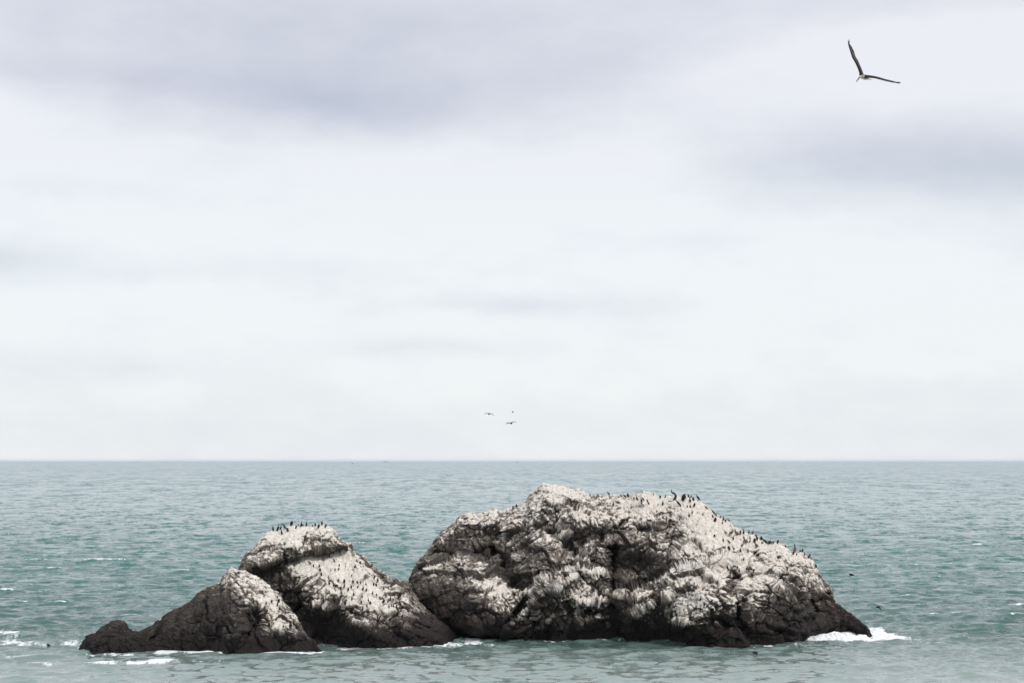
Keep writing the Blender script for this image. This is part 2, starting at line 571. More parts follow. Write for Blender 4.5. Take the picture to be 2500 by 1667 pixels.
BIG_FEATS = [
    ('b', 1120, 1475, 120, 60, 0.35, 3.2),
    ('s', 2.4, 60, "1005,1392 1060,1385 1100,1366 1118,1348 1165,1372 1200,1392 1245,1432 1290,1440"),
    ('b', 1170, 1330, 95, 38, 0.0, -1.5),
    ('b', 1225, 1395, 60, 30, 0.6, -1.6),
    ('b', 1060, 1345, 26, 30, -0.8, -1.0),
    ('s', 2.6, 70, "1296,1442 1320,1412 1370,1385 1400,1378 1450,1388 1490,1395"),
    ('s', 1.4, 40, "1395,1455 1430,1460 1475,1455 1494,1470"),
    ('b', 1545, 1395, 58, 42, 0.1, -1.9),
    ('b', 1580, 1300, 30, 20, 0.0, -1.2),
    ('s', 3.2, 90, "1503,1445 1540,1436 1600,1418 1640,1395 1680,1375 1760,1352 1830,1352 1880,1400 1925,1438 1975,1472"),
    ('b', 1700, 1470, 110, 60, 0.0, 1.6),
    ('b', 1790, 1425, 16, 34, 0.0, -1.3),
    ('c', 6, 2.6, "1497,1335 1497,1345 1495,1400 1500,1470 1510,1500 1512,1556"),
    ('c', 5, 2.0, "1500,1441 1545,1431 1578,1425"),
    ('c', 4, 1.6, "1310,1420 1290,1452 1262,1490 1230,1520 1205,1545"),
    ('c', 4, 1.6, "1393,1468 1388,1492 1378,1515 1368,1540"),
    ('c', 4, 1.4, "1432,1496 1460,1490 1492,1474"),
    ('c', 3, 1.2, "1112,1400 1113,1440 1104,1475 1094,1500"),
    ('c', 3, 1.2, "1164,1450 1160,1490 1150,1515"),
    ('c', 6, 1.8, "1100,1356 1060,1350 1045,1372 1030,1385"),
    ('c', 5, 1.8, "1160,1345 1195,1342 1222,1355 1238,1385"),
    ('c', 5, 1.5, "1340,1300 1390,1300 1420,1322"),
    ('c', 4, 1.3, "1500,1285 1525,1273 1550,1268"),
    ('c', 6, 1.6, "1752,1508 1780,1528 1800,1535"),
    ('c', 6, 1.8, "1835,1506 1870,1526 1900,1532"),
    ('c', 4, 1.4, "1734,1488 1742,1530"),
    ('c', 4, 1.2, "1800,1470 1802,1520"),
    ('c', 6, 1.8, "1842,1352 1880,1400 1920,1436 1962,1466 1990,1495"),
    ('c', 5, 1.6, "1955,1464 1985,1458 2020,1450"),
    ('s', 1.8, 34, "1215,1545 1262,1500 1300,1462 1345,1425 1400,1398"),
    ('s', 1.5, 26, "1270,1560 1300,1530 1345,1500 1390,1480"),
    ('s', 1.3, 24, "1395,1520 1440,1505 1500,1490"),
    ('s', 1.2, 22, "1520,1500 1560,1480 1600,1450 1640,1440"),
    ('s', 1.4, 30, "1290,1215 1340,1262 1400,1318 1440,1352"),
    ('s', 1.0, 22, "1370,1225 1440,1250 1500,1262"),
    ('s', 1.2, 26, "1010,1352 1050,1330 1075,1318"),
    ('s', 1.1, 24, "1640,1502 1700,1512 1735,1506"),
    ('s', 1.2, 30, "1850,1500 1900,1520 1960,1530 2010,1520"),
    ('b', 2014, 1437, 14, 11, 0.0, 1.6),
    ('b', 2080, 1525, 20, 12, 0.7, 0.5),
    ('b', 1450, 1270, 60, 24, 0.1, 1.3),
    ('b', 1345, 1215, 50, 20, 0.0, 1.0),
    ('b', 1400, 1340, 60, 18, 0.6, -1.4),
    ('s', 1.6, 30, "1600,1262 1650,1258"),
    ('b', 1640, 1310, 24, 45, 0.0, -1.3),
    ('s', 1.2, 25, "1230,1334 1250,1330 1275,1375"),
]
big_rock = build_rock("sea_rock", BIG_TOP, BIG_BOT, BIG_RIDGE, 1.5, 300, 1.55, BIG_FEATS,
                      tone_map(BIG_TONE, 1000, 1175), 11, tone=0.03)
tag(big_rock, "largest humped sea rock, whitened by bird droppings on top and right, black at the waterline", "sea rock",
    "sea rocks rising from the ocean")

# ------------------------------------------------------------------ the left stack and its cap boulder
B_TOP = """560,1420 585,1400 611,1382 639,1374 665,1364 685,1354 703,1345 722,1338 741,1330 770,1325 805,1322 829,1322
843,1327 858,1327 859,1344 873,1353 890,1357 899,1371 909,1377 919,1388 936,1398 948,1407 955,1416 967,1411 975,1420
984,1416 996,1419 1006,1446 1023,1470 1042,1490 1066,1509 1091,1526 1115,1541 1128,1560"""
B_BOT = "560,1572 700,1574 800,1573 848,1577 897,1579 994,1580 1042,1578 1091,1572 1110,1563 1128,1558"
B_RIDGE = "560,257 700,261 850,262 950,259 1000,257 1060,257 1128,259.5"
B_TONE = [   # x 600.., y 1325..
    "7777777787377777777777",
    "1115899998863177777777",
    "1113799888776217777777",
    "1133466478888742111111",
    "1113144689998631111111",
    "1111025553488765310000",
    "1111123212577655331000",
    "0000000001134421100000",
    "0000000000000100000000",
    "0000000000000000000000",
    "0000000000000000000000",
]
B_TONE = [
    "7777777788377777777777",
    "1115899998863177777777",
    "1113799988776217777777",
    "1133464788887421111111",
    "1124344668999863111111",
    "1112235534888765310000",
    "1111123212577655331000",
    "0000000001344421100000",
    "0000000000001100000000",
    "0000000000000000000000",
    "0000000000000000000000",
]
B_FEATS = [
    ('b', 640, 1392, 45, 18, -0.3, -0.2),
    ('b', 700, 1450, 40, 50, 0.0, -1.2),
    ('b', 800, 1440, 120, 60, 0.5, 1.6),
    ('b', 770, 1510, 70, 45, 0.0, -0.8),
    ('c', 4, 1.3, "950,1498 975,1515 1010,1532"),
    ('c', 4, 1.2, "995,1490 1005,1515 1045,1535"),
    ('c', 4, 1.1, "915,1515 960,1540 1000,1560"),
    ('c', 5, 1.5, "725,1440 735,1475 722,1500"),
    ('s', 1.1, 26, "930,1470 960,1500 1010,1535 1060,1560"),
    ('s', 1.0, 24, "860,1500 900,1530 960,1560"),
    ('s', 1.2, 30, "740,1465 800,1470 850,1490 900,1515 940,1525"),
    ('c', 4, 1.2, "860,1335 880,1362 915,1392 950,1420"),
]
stack = build_rock("sea_rock", B_TOP, B_BOT, B_RIDGE, 1.5, 220, 1.35, B_FEATS, tone_map(B_TONE, 600, 1325), 23, amp=0.75, tone=0.04)
tag(stack, "smaller steep sea rock with a rounded pale cap and a white slope of cormorants",
    "sea rock", "sea rocks rising from the ocean")

C_TOP = """583,1388 588,1376 592,1366 601,1352 611,1344 626,1328 639,1312 652,1300 665,1295 677,1294 690,1291 702,1286 716,1284
741,1284 757,1284 773,1284 786,1282 800,1286 811,1291 819,1300 827,1314 834,1321 843,1325 850,1331"""
C_BOT = """583,1392 600,1390 616,1388 639,1384 665,1375 685,1367 703,1361 722,1354 741,1345 760,1343 786,1342 805,1336 837,1331
850,1333"""
C_TONE = [  # x 575, y 1275
    "777788887777",
    "777778876575",
    "446665765443",
    "244433566644",
    "201111111111",
]
C_TONE = [
    "777888888777",
    "777788744534",
    "446665654434",
    "243333554444",
    "101112222222",
]
C_FEATS = [
    ('b', 770, 1328, 24, 16, 0.0, -1.1),
    ('s', 0.6, 22, "600,1358 625,1352 655,1338 690,1330 720,1338"),
    ('b', 650, 1368, 30, 10, -0.25, 0.8),
    ('c', 3, 1.0, "700,1325 698,1365"),
    ('c', 3, 0.7, "748,1302 742,1335"),
]
C_W = lambda c: 3.3 + 2.6 * np.sqrt(np.clip(1 - ((c - 712) / 139.0) ** 2, 0, 1))
cap = build_rock("cap_boulder", C_TOP, C_BOT, "583,258 700,260.5 850,261.5", 1.2, 110, 1.5, C_FEATS,
                 tone_map(C_TONE, 575, 1275), 37, parent=stack, theta0=-0.02, tone=0.12, bottom_depth=C_W, back=0.8, amp=0.62)
cap["label"] = "rounded overhanging boulder streaked white, capping the rock"

# ------------------------------------------------------------------ the low dark ridge at the left
A_TOP = """190,1590 196,1576 201,1566 211,1552 234,1545 244,1534 252,1528 267,1521 277,1516 285,1514 293,1513 303,1517 313,1531
323,1540 339,1541 354,1537 372,1526 385,1514 391,1518 402,1503 420,1491 434,1484 450,1475 466,1466 482,1447 505,1433
527,1426 538,1424 541,1412 545,1406 553,1397 563,1384 570,1387 581,1391 599,1393 612,1401 625,1407 639,1414 655,1428
671,1442 684,1449 694,1471 703,1482 716,1497 729,1517 748,1549 767,1564 784,1590"""
A_BOT = "190,1586 226,1594 329,1591 392,1589 469,1587 507,1588 550,1594 645,1592 716,1588 760,1586 784,1584"
A_RIDGE = "190,241.5 300,244 330,243.5 450,247.5 600,250 700,248 784,243.5"
A_TONE = [  # x 525, y 1375
    "66666666666",
    "46666666666",
    "23556834444",
    "01447866444",
    "01124855544",
    "01003776444",
    "00001554444",
    "00000012343",
    "00000000000",
]
A_FEATS = [
    ('b', 600, 1470, 50, 40, 0.6, 1.0),
    ('c', 3, 1.3, "548,1500 555,1530 566,1560"),
    ('c', 4, 1.2, "605,1495 602,1550"),
    ('c', 5, 1.1, "395,1512 388,1540 372,1560"),
    ('b', 335, 1560, 14, 22, 0.0, -0.8),
    ('b', 575, 1540, 26, 30, 0.0, 0.8),
    ('c', 3, 0.9, "440,1486 430,1515"),
    ('b', 625, 1515, 16, 28, 0.1, -1.2),
    ('c', 3, 0.8, "510,1436 500,1470 508,1505"),
    ('b', 700, 1545, 26, 16, 0.4, 0.9),
    ('s', 1.0, 26, "395,1512 420,1520 450,1545"),
    ('s', 1.0, 26, "470,1470 500,1500 530,1540"),
    ('s', 1.0, 20, "560,1400 590,1440 612,1470"),
    ('s', 0.8, 16, "230,1552 270,1545 310,1556"),
]
ridge = build_rock("sea_rock", A_TOP, A_BOT, A_RIDGE, 1.5, 170, 1.45, A_FEATS, tone_map(A_TONE, 525, 1375), 53, amp=0.66, tone=0.03)
tag(ridge, "low jagged dark rock ridge at the far left, sloping up to a droppings-streaked peak", "sea rock",
    "sea rocks rising from the ocean")

ROCKS = [big_rock, stack, cap, ridge]




# ------------------------------------------------------------------ birds
def tube(path, seg=8, squash=1.0):
    """closed loft along path of (x, y, z, radius); returns verts, faces (quads and tris)"""
    p = np.array([q[:3] for q in path], float); r = np.array([q[3] for q in path], float)
    t = np.gradient(p, axis=0); t /= np.linalg.norm(t, axis=1, keepdims=True) + 1e-9
    up = np.array([0.0, 0.0, 1.0])
    V, Q, Tr = [], [], []
    prev = None
    for i in range(len(p)):
        a = np.cross(t[i], up if abs(t[i][2]) < 0.9 else np.array([0, 1.0, 0]))
        if prev is not None:
            a = prev - t[i] * np.dot(prev, t[i])
        a /= np.linalg.norm(a) + 1e-9
        prev = a
        b_ = np.cross(t[i], a)
        for k in range(seg):
            an = 2 * math.pi * k / seg
            V.append(p[i] + (a * math.cos(an) * squash + b_ * math.sin(an)) * r[i])
    for i in range(len(p) - 1):
        for k in range(seg):
            k2 = (k + 1) % seg
            Q.append((i * seg + k, i * seg + k2, (i + 1) * seg + k2, (i + 1) * seg + k))
    n = len(V)
    V.append(p[0]); V.append(p[-1])
    for k in range(seg):
        k2 = (k + 1) % seg
        Tr.append((n, k2, k)); Tr.append((n + 1, (len(p) - 1) * seg + k, (len(p) - 1) * seg + k2))
    return np.array(V), Q, Tr


def sheet_wing(sections, th=0.03):
    """wing from (leading, trailing) point pairs; a closed skin with a little camber"""
    V, Q, Tr = [], [], []
    secs = [(np.array(a, float), np.array(b_, float)) for a, b_ in sections]
    for i, (L, Tt) in enumerate(secs):
        j0, j1 = max(i - 1, 0), min(i + 1, len(secs) - 1)
        sp = (secs[j1][0] - secs[j0][0]); n = np.cross(sp, Tt - L); n /= np.linalg.norm(n) + 1e-9
        c = Tt - L; tt = th * (1 - 0.75 * i / (len(secs) - 1))
        ring = [L, L + c * .18 + n * tt, L + c * .5 + n * tt * 1.1, Tt, L + c * .5 - n * tt * .1, L + c * .18 - n * tt * .5]
        V += ring
    m_ = 6
    for i in range(len(secs) - 1):
        for k in range(m_):
            k2 = (k + 1) % m_
            Q.append((i * m_ + k, i * m_ + k2, (i + 1) * m_ + k2, (i + 1) * m_ + k))
    e = (len(secs) - 1) * m_
    Q.append((e, e + 1, e + 2, e + 3)); Q.append((e, e + 3, e + 4, e + 5))
    Q.append((3, 2, 1, 0)); Q.append((5, 4, 3, 0))
    return np.array(V), Q, Tr


def join(parts):
    V, Q, Tr, M, off = [], [], [], [], 0
    mq, mt = [], []
    for prt in parts:
        v, q, t = prt[:3]; mi = prt[3] if len(prt) > 3 else 0
        V.append(v)
        Q += [tuple(a + off for a in f) for f in q]; mq += [mi] * len(q)
        Tr += [tuple(a + off for a in f) for f in t]; mt += [mi] * len(t)
        off += len(v)
    return np.concatenate(V), Q, Tr, mq + mt


def make(name, parts, mats, parent=None):
    V, Q, Tr, mi = join(parts)
    return mesh_np(name, V, Q, mats, parent, tris=Tr, matidx=mi)


def feather(name, c0, c1, scale=14.0, rough=0.75):
    m, T, b = material(name)
    g = T.n.new('ShaderNodeTexCoord').outputs['Object']
    f, _ = T.noise(g, scale, 3, 0.6)
    T.l.new(T.mix(T.smooth(f, 0.35, 0.65), c0, c1), b.inputs['Base Color'])
    b.inputs['Roughness'].default_value = rough
    b.inputs['Specular IOR Level'].default_value = 0.3
    return m


BLACK = feather("black_plumage", (0.009, 0.009, 0.011), (0.018, 0.016, 0.017))
DUSKY = feather("dusky_plumage", (0.020, 0.014, 0.012), (0.045, 0.032, 0.026))
BROWN = feather("brown_plumage", (0.075, 0.055, 0.042), (0.16, 0.125, 0.10))
PALEB = feather("pale_grey_plumage", (0.22, 0.20, 0.17), (0.42, 0.39, 0.34), 6)
WINGG = feather("grey_wing_plumage", (0.030, 0.023, 0.021), (0.085, 0.066, 0.056), 5)
BILLM = feather("horn_bill", (0.05, 0.035, 0.03), (0.11, 0.085, 0.06))

LEGS = [tube([(s * .05, 0.0, -0.06, .012), (s * .05, -.01, .12, .018), (s * .05, -.01, .2, .03)], 5) for s in (-1, 1)]
FEET = [tube([(s * .05, -.02, -.01, .012), (s * .055, .09, -.02, .03)], 5, 1.4) for s in (-1, 1)]


def cormorant_parts(pose):
    if pose == 'up':
        body = [(0, -.20, .0, .01), (0, -.13, .07, .035), (0, -.06, .18, .10), (0, .0, .33, .15), (0, .03, .48, .145), (0, .03, .60, .095),
                (0, .01, .69, .052), (0, .0, .79, .040), (0, .02, .88, .040), (0, .055, .94, .046), (0, .10, .955, .030), (0, .15, .95, .014), (0, .22, .935, .007)]
    elif pose == 'side':   # neck stretched, leaning to one side
        body = [(-.22, -.05, .0, .01), (-.15, -.04, .08, .035), (-.08, -.02, .20, .10), (.0, 0, .36, .15), (.05, .0, .50, .14), (.09, .0, .62, .085),
                (.10, 0, .72, .048), (.08, 0, .81, .038), (.09, 0, .90, .040), (.13, 0, .95, .044), (.18, 0, .955, .024), (.28, 0, .945, .007)]
    elif pose == 'hunch':
        body = [(0, -.20, .02, .01), (0, -.14, .10, .05), (0, -.07, .24, .16), (0, .0, .44, .22), (0, .03, .64, .21), (0, .04, .80, .14),
                (0, .07, .92, .085), (0, .13, .93, .04), (0, .22, .90, .012)]
    elif pose == 'lean':   # body pitched forward, walking down the slope
        body = [(.34, 0, .05, .01), (.26, 0, .14, .05), (.16, 0, .30, .12), (.04, 0, .46, .165), (-.09, 0, .62, .145), (-.18, 0, .74, .09),
                (-.23, 0, .83, .055), (-.29, 0, .92, .05), (-.34, 0, .93, .03), (-.43, 0, .88, .008)]
    elif pose == 'preen':  # neck folded back over the wing
        body = [(-.20, 0, .02, .01), (-.14, 0, .10, .05), (-.07, 0, .26, .15), (.0, 0, .46, .20), (.04, 0, .64, .17), (.07, 0, .78, .09),
                (.04, 0, .90, .055), (-.04, 0, .97, .052), (-.12, 0, .92, .04), (-.16, 0, .80, .015)]
    elif pose == 'wings':
        body = [(0, -.20, .0, .01), (0, -.13, .07, .035), (0, -.06, .18, .09), (0, .0, .33, .13), (0, .03, .48, .125), (0, .03, .60, .085),
                (0, .01, .70, .05), (0, .0, .80, .040), (0, .03, .90, .042), (0, .08, .95, .035), (0, .18, .95, .008)]
    parts = [tube(body, 9)] + LEGS + FEET
    if pose == 'wings':
        for s in (-1, 1):
            parts.append(sheet_wing([((s * .08, .05, .60), (s * .08, -.03, .38)), ((s * .28, .03, .72), (s * .26, -.05, .30)),
                                     ((s * .46, .02, .66), (s * .40, -.05, .26)), ((s * .58, .0, .42), (s * .50, -.04, .22))], .03))
    return parts


def pelican_parts(pose):
    if pose == 'rest':     # squat body, bill laid on the folded neck
        body = [(-.42, 0, .16, .02), (-.32, 0, .22, .10), (-.16, 0, .32, .20), (.02, 0, .42, .25), (.18, 0, .52, .20), (.25, 0, .66, .10),
                (.20, 0, .80, .06), (.20, 0, .90, .06), (.26, 0, .96, .065), (.33, 0, .93, .05)]
        bill = [(.33, 0, .93, .045), (.38, 0, .82, .045), (.42, 0, .66, .03), (.45, 0, .48, .008)]
    elif pose == 'tall':
        body = [(-.10, -.16, .02, .015), (-.08, -.10, .12, .07), (-.04, -.04, .26, .14), (.0, 0, .42, .165), (.0, .02, .56, .12), (-.03, .02, .68, .06),
                (-.06, .02, .80, .042), (-.06, .02, .91, .045), (-.03, .03, .965, .05)]
        bill = [(-.03, .04, .96, .035), (.02, .09, .86, .035), (.04, .11, .70, .025), (.045, .11, .56, .008)]
    legs = [tube([(s * .06, -.03, -0.06, .014), (s * .06, -.03, .12, .02), (s * .06, -.03, .25, .04)], 5) for s in (-1, 1)]
    return [tube(body, 10)] + legs, [tube(bill, 7, .8)]


bpy.context.view_layer.update()
DG = bpy.context.evaluated_depsgraph_get()
EYE = Vector((0, 0, H))


def on_rock(px, py):
    for k in range(40):
        a, b_ = ray(px, py + 0.6 * k)
        hit, loc, nor, idx, ob, mt = scene.ray_cast(DG, EYE, Vector((a, 1.0, b_)).normalized())
        if hit:
            return loc
    raise RuntimeError("no rock under %s %s" % (px, py))


def instance(proto_key, used={}, build=None):
    if proto_key not in used:
        used[proto_key] = build()
        return used[proto_key]
    src = used[proto_key]
    o = src.copy(); COL.objects.link(o)
    for k in ('label', 'group', 'category'):
        if k in o: del o[k]
    for ch in src.children:
        c = ch.copy(); COL.objects.link(c); c.parent = o
    return o


ORD = "first second third fourth fifth sixth seventh eighth ninth tenth eleventh twelfth thirteenth fourteenth fifteenth sixteenth seventeenth eighteenth".split()
POSE = {'up': 'upright', 'side': 'long-necked', 'hunch': 'hunched', 'lean': 'leaning', 'preen': 'preening', 'wings': 'spread-winged'}
rngb = random.Random(4)


gD_ = "cormorants standing on the largest rock"


def flock(spec, where, group):
    """spec: 'px,py,height[,pose[,shade]]'; feet pixel and height of each bird in the photograph"""
    L = []
    for tok in spec.split():
        q = tok.split(',')
        L.append((float(q[0]), float(q[1]), float(q[2]), q[3] if len(q) > 3 else None, q[4] if len(q) > 4 else 'k'))
    L.sort()
    n = len(L)
    for i, (px, py, h, pose, sh) in enumerate(L):
        if pose is None:
            pose = 'hunch' if h <= 7 else rngb.choice(['up', 'up', 'hunch', 'side', 'up'])
        mat = {'k': BLACK, 'd': DUSKY}[sh]
        loc = on_rock(px, py)
        o = instance(('c', pose, sh), build=lambda: make("cormorant", cormorant_parts(pose), mat))
        k = (1.2 if group == gD_ else 1.15) * h * loc.y / F
        o.location = loc + Vector((0, -0.02, -0.02))
        sx = rngb.uniform(1.1, 1.4) if pose != 'lean' else 1.1
        flip = 1
        o.scale = (k * sx, k * sx, k)
        if pose in ('side', 'preen'):
            rz = rngb.choice([0, math.pi]) + rngb.uniform(-.5, .5)
        elif pose == 'lean':
            rz = rngb.uniform(-.3, .3)
        else:
            rz = rngb.uniform(0, 6.28) if pose != 'wings' else rngb.uniform(-.4, .4)
        o.rotation_euler = (0, rngb.uniform(-.16, .16), rz)
        col_ = 'dusky' if sh == 'd' else 'black'
        which = ORD[i] + " from left" if n > 1 else "alone"
        tag(o, "%s %s cormorant %s, %s" % (POSE[pose], col_, where, which), "cormorant", group)


def brown_pelican(px, py, h, pose, label, turn=0.0, mir=1, mat=None):
    loc = on_rock(px, py)
    def bld():
        a, b_ = pelican_parts(pose)
        o = make("pelican", a, BROWN)
        make("bill", b_, BILLM, o)
        return o
    o = instance(('p', pose), build=bld)
    k = h * loc.y / F
    o.location = loc + Vector((0, -0.03, -0.02)); o.scale = (k * mir, k, k); o.rotation_euler = (0, 0, turn)
    tag(o, label, "pelican", "brown pelicans on the largest rock")


gA = "cormorants standing on the smaller rock"
flock("667,1296,13,up 678,1296,15,side 685,1293,11,side 694,1293,13,lean 702,1298,10 712,1282,12,hunch 723,1290,8,preen 728,1284,5 735,1286,13,up "
      "740,1284,5 748,1284,11,up 763,1285,5 769,1285,8,hunch 778,1289,10,hunch 786,1282,12,up 795,1287,8,hunch 688,1304,12,up",
      "on the smaller rock's rounded cap", gA)
flock("793,1353,10,up 805,1360,8 814,1352,9 829,1348,13,up 815,1372,9,lean 757,1378,10,lean 765,1384,7,preen 780,1384,9 828,1382,6 872,1371,8 880,1376,7 867,1387,10 908,1381,9,up",
      "just below the smaller rock's cap", gA)
flock("781,1394,8 785,1405,11,up 818,1393,8 827,1391,6 859,1407,6 914,1411,7 935,1411,11,up,d",
      "along the upper white slope of the smaller rock", gA)
flock("804,1427,11,up 827,1420,8,preen 841,1423,10 862,1423,11,up 872,1424,7 880,1425,8 894,1428,8 912,1429,7 919,1431,8 922,1420,12,up 939,1426,5 955,1434,5",
      "in the slope's upper row on the smaller rock", gA)
flock("819,1433,9,wings 832,1440,9,hunch 840,1434,10,up 850,1442,8,hunch 858,1436,11,up 873,1435,9,side 886,1441,12,up 895,1443,7 910,1451,9 937,1439,9",
      "in the slope's second row on the smaller rock", gA)
flock("863,1454,10,side 859,1465,11,up 884,1459,6 919,1454,6 942,1458,6 927,1463,7 953,1465,11,up 899,1468,9",
      "in the slope's third row on the smaller rock", gA)
flock("842,1474,7 882,1472,7 936,1473,14,up 947,1471,6 961,1482,6 968,1482,8 950,1483,9 896,1482,6 843,1476,8 904,1475,8",
      "in the slope's fourth row on the smaller rock", gA)
flock("885,1488,10,up 915,1494,6 898,1504,6 869,1503,6 971,1499,7 996,1494,12,up,d",
      "low on the smaller rock's slope above dark stone", gA)
flock("749,1472,11,up,d 790,1469,11,up 801,1466,10,up,d 816,1470,15,hunch,d",
      "beside the dark hollow of the smaller rock", gA)
flock("663,1471,8,hunch,d 681,1452,8 677,1460,9 681,1470,9 678,1478,9 682,1489,11,up 619,1472,8,hunch,d",
      "high on the low ridge's pale crest", "cormorants on the low left ridge")
flock("690,1512,8 658,1529,15,up,d 709,1534,18,up 717,1526,8 692,1531,6 725,1536,9,hunch 652,1515,6",
      "low on the low ridge's pale flank", "cormorants on the low left ridge")

gD = "cormorants standing on the largest rock"
flock("1261,1237,8,up 1252,1240,5 1180,1254,4", "on the largest rock's left shoulder", gD)
flock("1441,1210,5 1456,1217,5 1460,1211,5 1486,1209,9,lean 1516,1211,4 1526,1216,10,lean 1533,1214,9,hunch 1497,1235,9,up 1462,1234,3 1452,1215,4,hunch,d",
      "on the crest right of the largest rock's peak", gD)
flock("1548,1220,7,hunch 1555,1221,11,up 1566,1225,10,side 1570,1223,9,lean 1567,1231,8 1581,1226,7,preen 1584,1231,6 1595,1209,5 1565,1269,6,hunch 1618,1233,10,up 1612,1216,7 1624,1215,8,side",
      "on the largest rock's middle crest", gD)
flock("1668,1223,16,hunch 1681,1214,7 1687,1215,6 1685,1226,12,up 1693,1222,8 1704,1222,13,lean 1656,1236,14,lean 1661,1236,6 1678,1238,5 1685,1239,8 1695,1237,9,hunch",
      "in the crowd right of the tall pelican", gD)
flock("1725,1243,9,lean 1690,1253,8 1683,1263,11,up 1659,1270,5 1716,1257,5,hunch,d 1742,1255,10,lean 1748,1260,8,lean 1740,1264,7 1746,1274,10,hunch",
      "where the largest rock's crest starts descending", gD)
flock("1759,1264,5 1766,1270,10,up 1771,1275,9 1763,1279,8 1780,1274,8,lean 1744,1311,7 1723,1305,4",
      "on the upper right crest of the largest rock", gD)
flock("1766,1322,10,up 1780,1327,10,lean 1790,1318,10,up 1780,1343,10,hunch,d 1808,1347,8,preen 1816,1368,8",
      "on the white slope left of the pelican group", gD)
flock("1808,1304,9,hunch 1816,1303,11,up 1827,1304,10,side 1838,1303,9,side 1846,1307,8 1849,1319,12,up 1831,1316,8 1831,1324,6 1815,1319,11,up 1842,1324,10,hunch",
      "among the pelicans on the right crest", gD)
flock("1859,1318,9,hunch 1869,1329,14,lean 1877,1329,9,hunch 1882,1327,9,up 1888,1326,6 1899,1326,8,hunch 1918,1335,5",
      "right of the pelican group on the crest", gD)
flock("1936,1354,8 1945,1355,8 1953,1346,6 1959,1348,8,hunch 1964,1356,8 1977,1356,8,up 1974,1363,7 1992,1386,9,hunch,d",
      "at the largest rock's right end", gD)
flock("1777,1392,14,up 1786,1388,9,hunch 1800,1387,6 1805,1396,9 1828,1394,11,wings,d 1840,1398,9,hunch",
      "in the row on the largest rock's white mid slope", gD)
flock("1710,1466,10,up 1719,1480,10,up 1669,1490,6,preen 1654,1502,6 1627,1476,6 1634,1481,8 1738,1470,7",
      "low on the largest rock above dark stone", gD)

brown_pelican(1772, 1302, 9, 'rest', "dark squat pelican at the left edge of the resting pelican group", 2.8)
brown_pelican(1785, 1305, 15, 'rest', "broad brown pelican with folded neck, biggest of the resting pelican group", 0.2)
brown_pelican(1799, 1307, 16, 'rest', "brown pelican with bill tucked down, beside the broadest resting pelican", 3.3)
brown_pelican(1821, 1326, 16, 'rest', "brown pelican facing left below the line of black cormorants", 2.9)
brown_pelican(1812, 1334, 11, 'rest', "small greyish pelican lowest in the resting group", 0.4)
brown_pelican(1847, 1335, 13, 'rest', "dark brown pelican at the right end of the resting group", 3.0)
brown_pelican(1861, 1327, 9, 'rest', "small brown pelican between two dark pelicans on the right crest", 0.1)
brown_pelican(1791, 1341, 9, 'rest', "lone brown pelican below the resting group on white stone", 2.6)
brown_pelican(1438, 1259, 14, 'rest', "lone brown pelican on grey stone under the largest rock's peak", 0.3)
brown_pelican(1941, 1349, 23, 'tall', "tall brown pelican standing at the right end of the crest", 0.0)

# the pelican with its bill thrown up, on the crest
loc = on_rock(1645, 1221)
Yp = loc.y


def S(path, Y, dY=None):
    """tube path from photo pixels at depth Y"""
    out = []
    for q in path:
        yy = Y + (q[3] if len(q) > 3 else 0.0)
        X_, _, Z_ = P(q[0], q[1], yy)
        out.append((X_, yy, Z_, q[2] * yy / F))
    return out


def local(parts, org):
    return [((v - np.array(org)), q, t, *r_) for (v, q, t, *r_) in parts]


o = make("pelican", local([tube(S([(1644, 1223, 1.2), (1645, 1220, 2.4), (1648.5, 1215, 3.3), (1650, 1210, 3.0), (1648, 1206, 2.2), (1645, 1203.5, 2.4),
                                   (1641.5, 1202.2, 2.2), (1639.6, 1201, 1.5)], Yp), 10),
                           tube(S([(1644, 1224, 0.5), (1645, 1219, 0.9)], Yp - .05), 5), tube(S([(1647, 1224, 0.5), (1648, 1217, 0.9)], Yp + .05), 5)], loc), DUSKY)
make("bill", local([tube(S([(1640, 1202, 1.5), (1639, 1198, 1.3), (1639.3, 1193.5, 0.5)], Yp), 7)], loc), BILLM, o)
o.location = loc
tag(o, "tall dark pelican throwing its bill straight up on the largest rock's crest", "pelican", "brown pelicans on the largest rock")

# ------------------------------------------------------------------ birds in the air
def pt3(px, py, Y):
    X_, _, Z_ = P(px, py, Y)
    return np.array([X_, Y, Z_])


def wing_px(secs, Y, th):
    return sheet_wing([(pt3(a, b_, Y + ya), pt3(c, d, Y + yb)) for (a, b_, ya, c, d, yb) in secs], th)


Y0 = 51.0
org = pt3(2108, 189, Y0)
body = tube(S([(2125, 194.2, 0.4, .62), (2121, 193.4, 1.3, .52), (2117, 192.0, 3.2, .38), (2112, 190.5, 5.2, .2), (2107, 189.0, 5.3, 0.0), (2103, 187.5, 4.2, -.14),
               (2100.5, 187.5, 3.0, -.26), (2099, 188.5, 2.5, -.34), (2097.8, 190.0, 1.9, -.40)], Y0), 14)
lw = wing_px([(2100.5, 184, -.12, 2110, 187, .28), (2101, 178, -.14, 2106.7, 176.5, .26), (2097, 167.5, -.16, 2103.5, 168, .24), (2090, 153, -.16, 2100, 160, .22),
              (2085.5, 147, -.14, 2094.8, 147.5, .20), (2081, 140, -.1, 2091, 142.5, .2), (2077, 128.5, -.05, 2088, 136.5, .2), (2073, 118, .0, 2085.3, 126, .2),
              (2071, 110, .04, 2079, 114, .16), (2070.6, 103, .06, 2074, 107.5, .12)], Y0, .05)
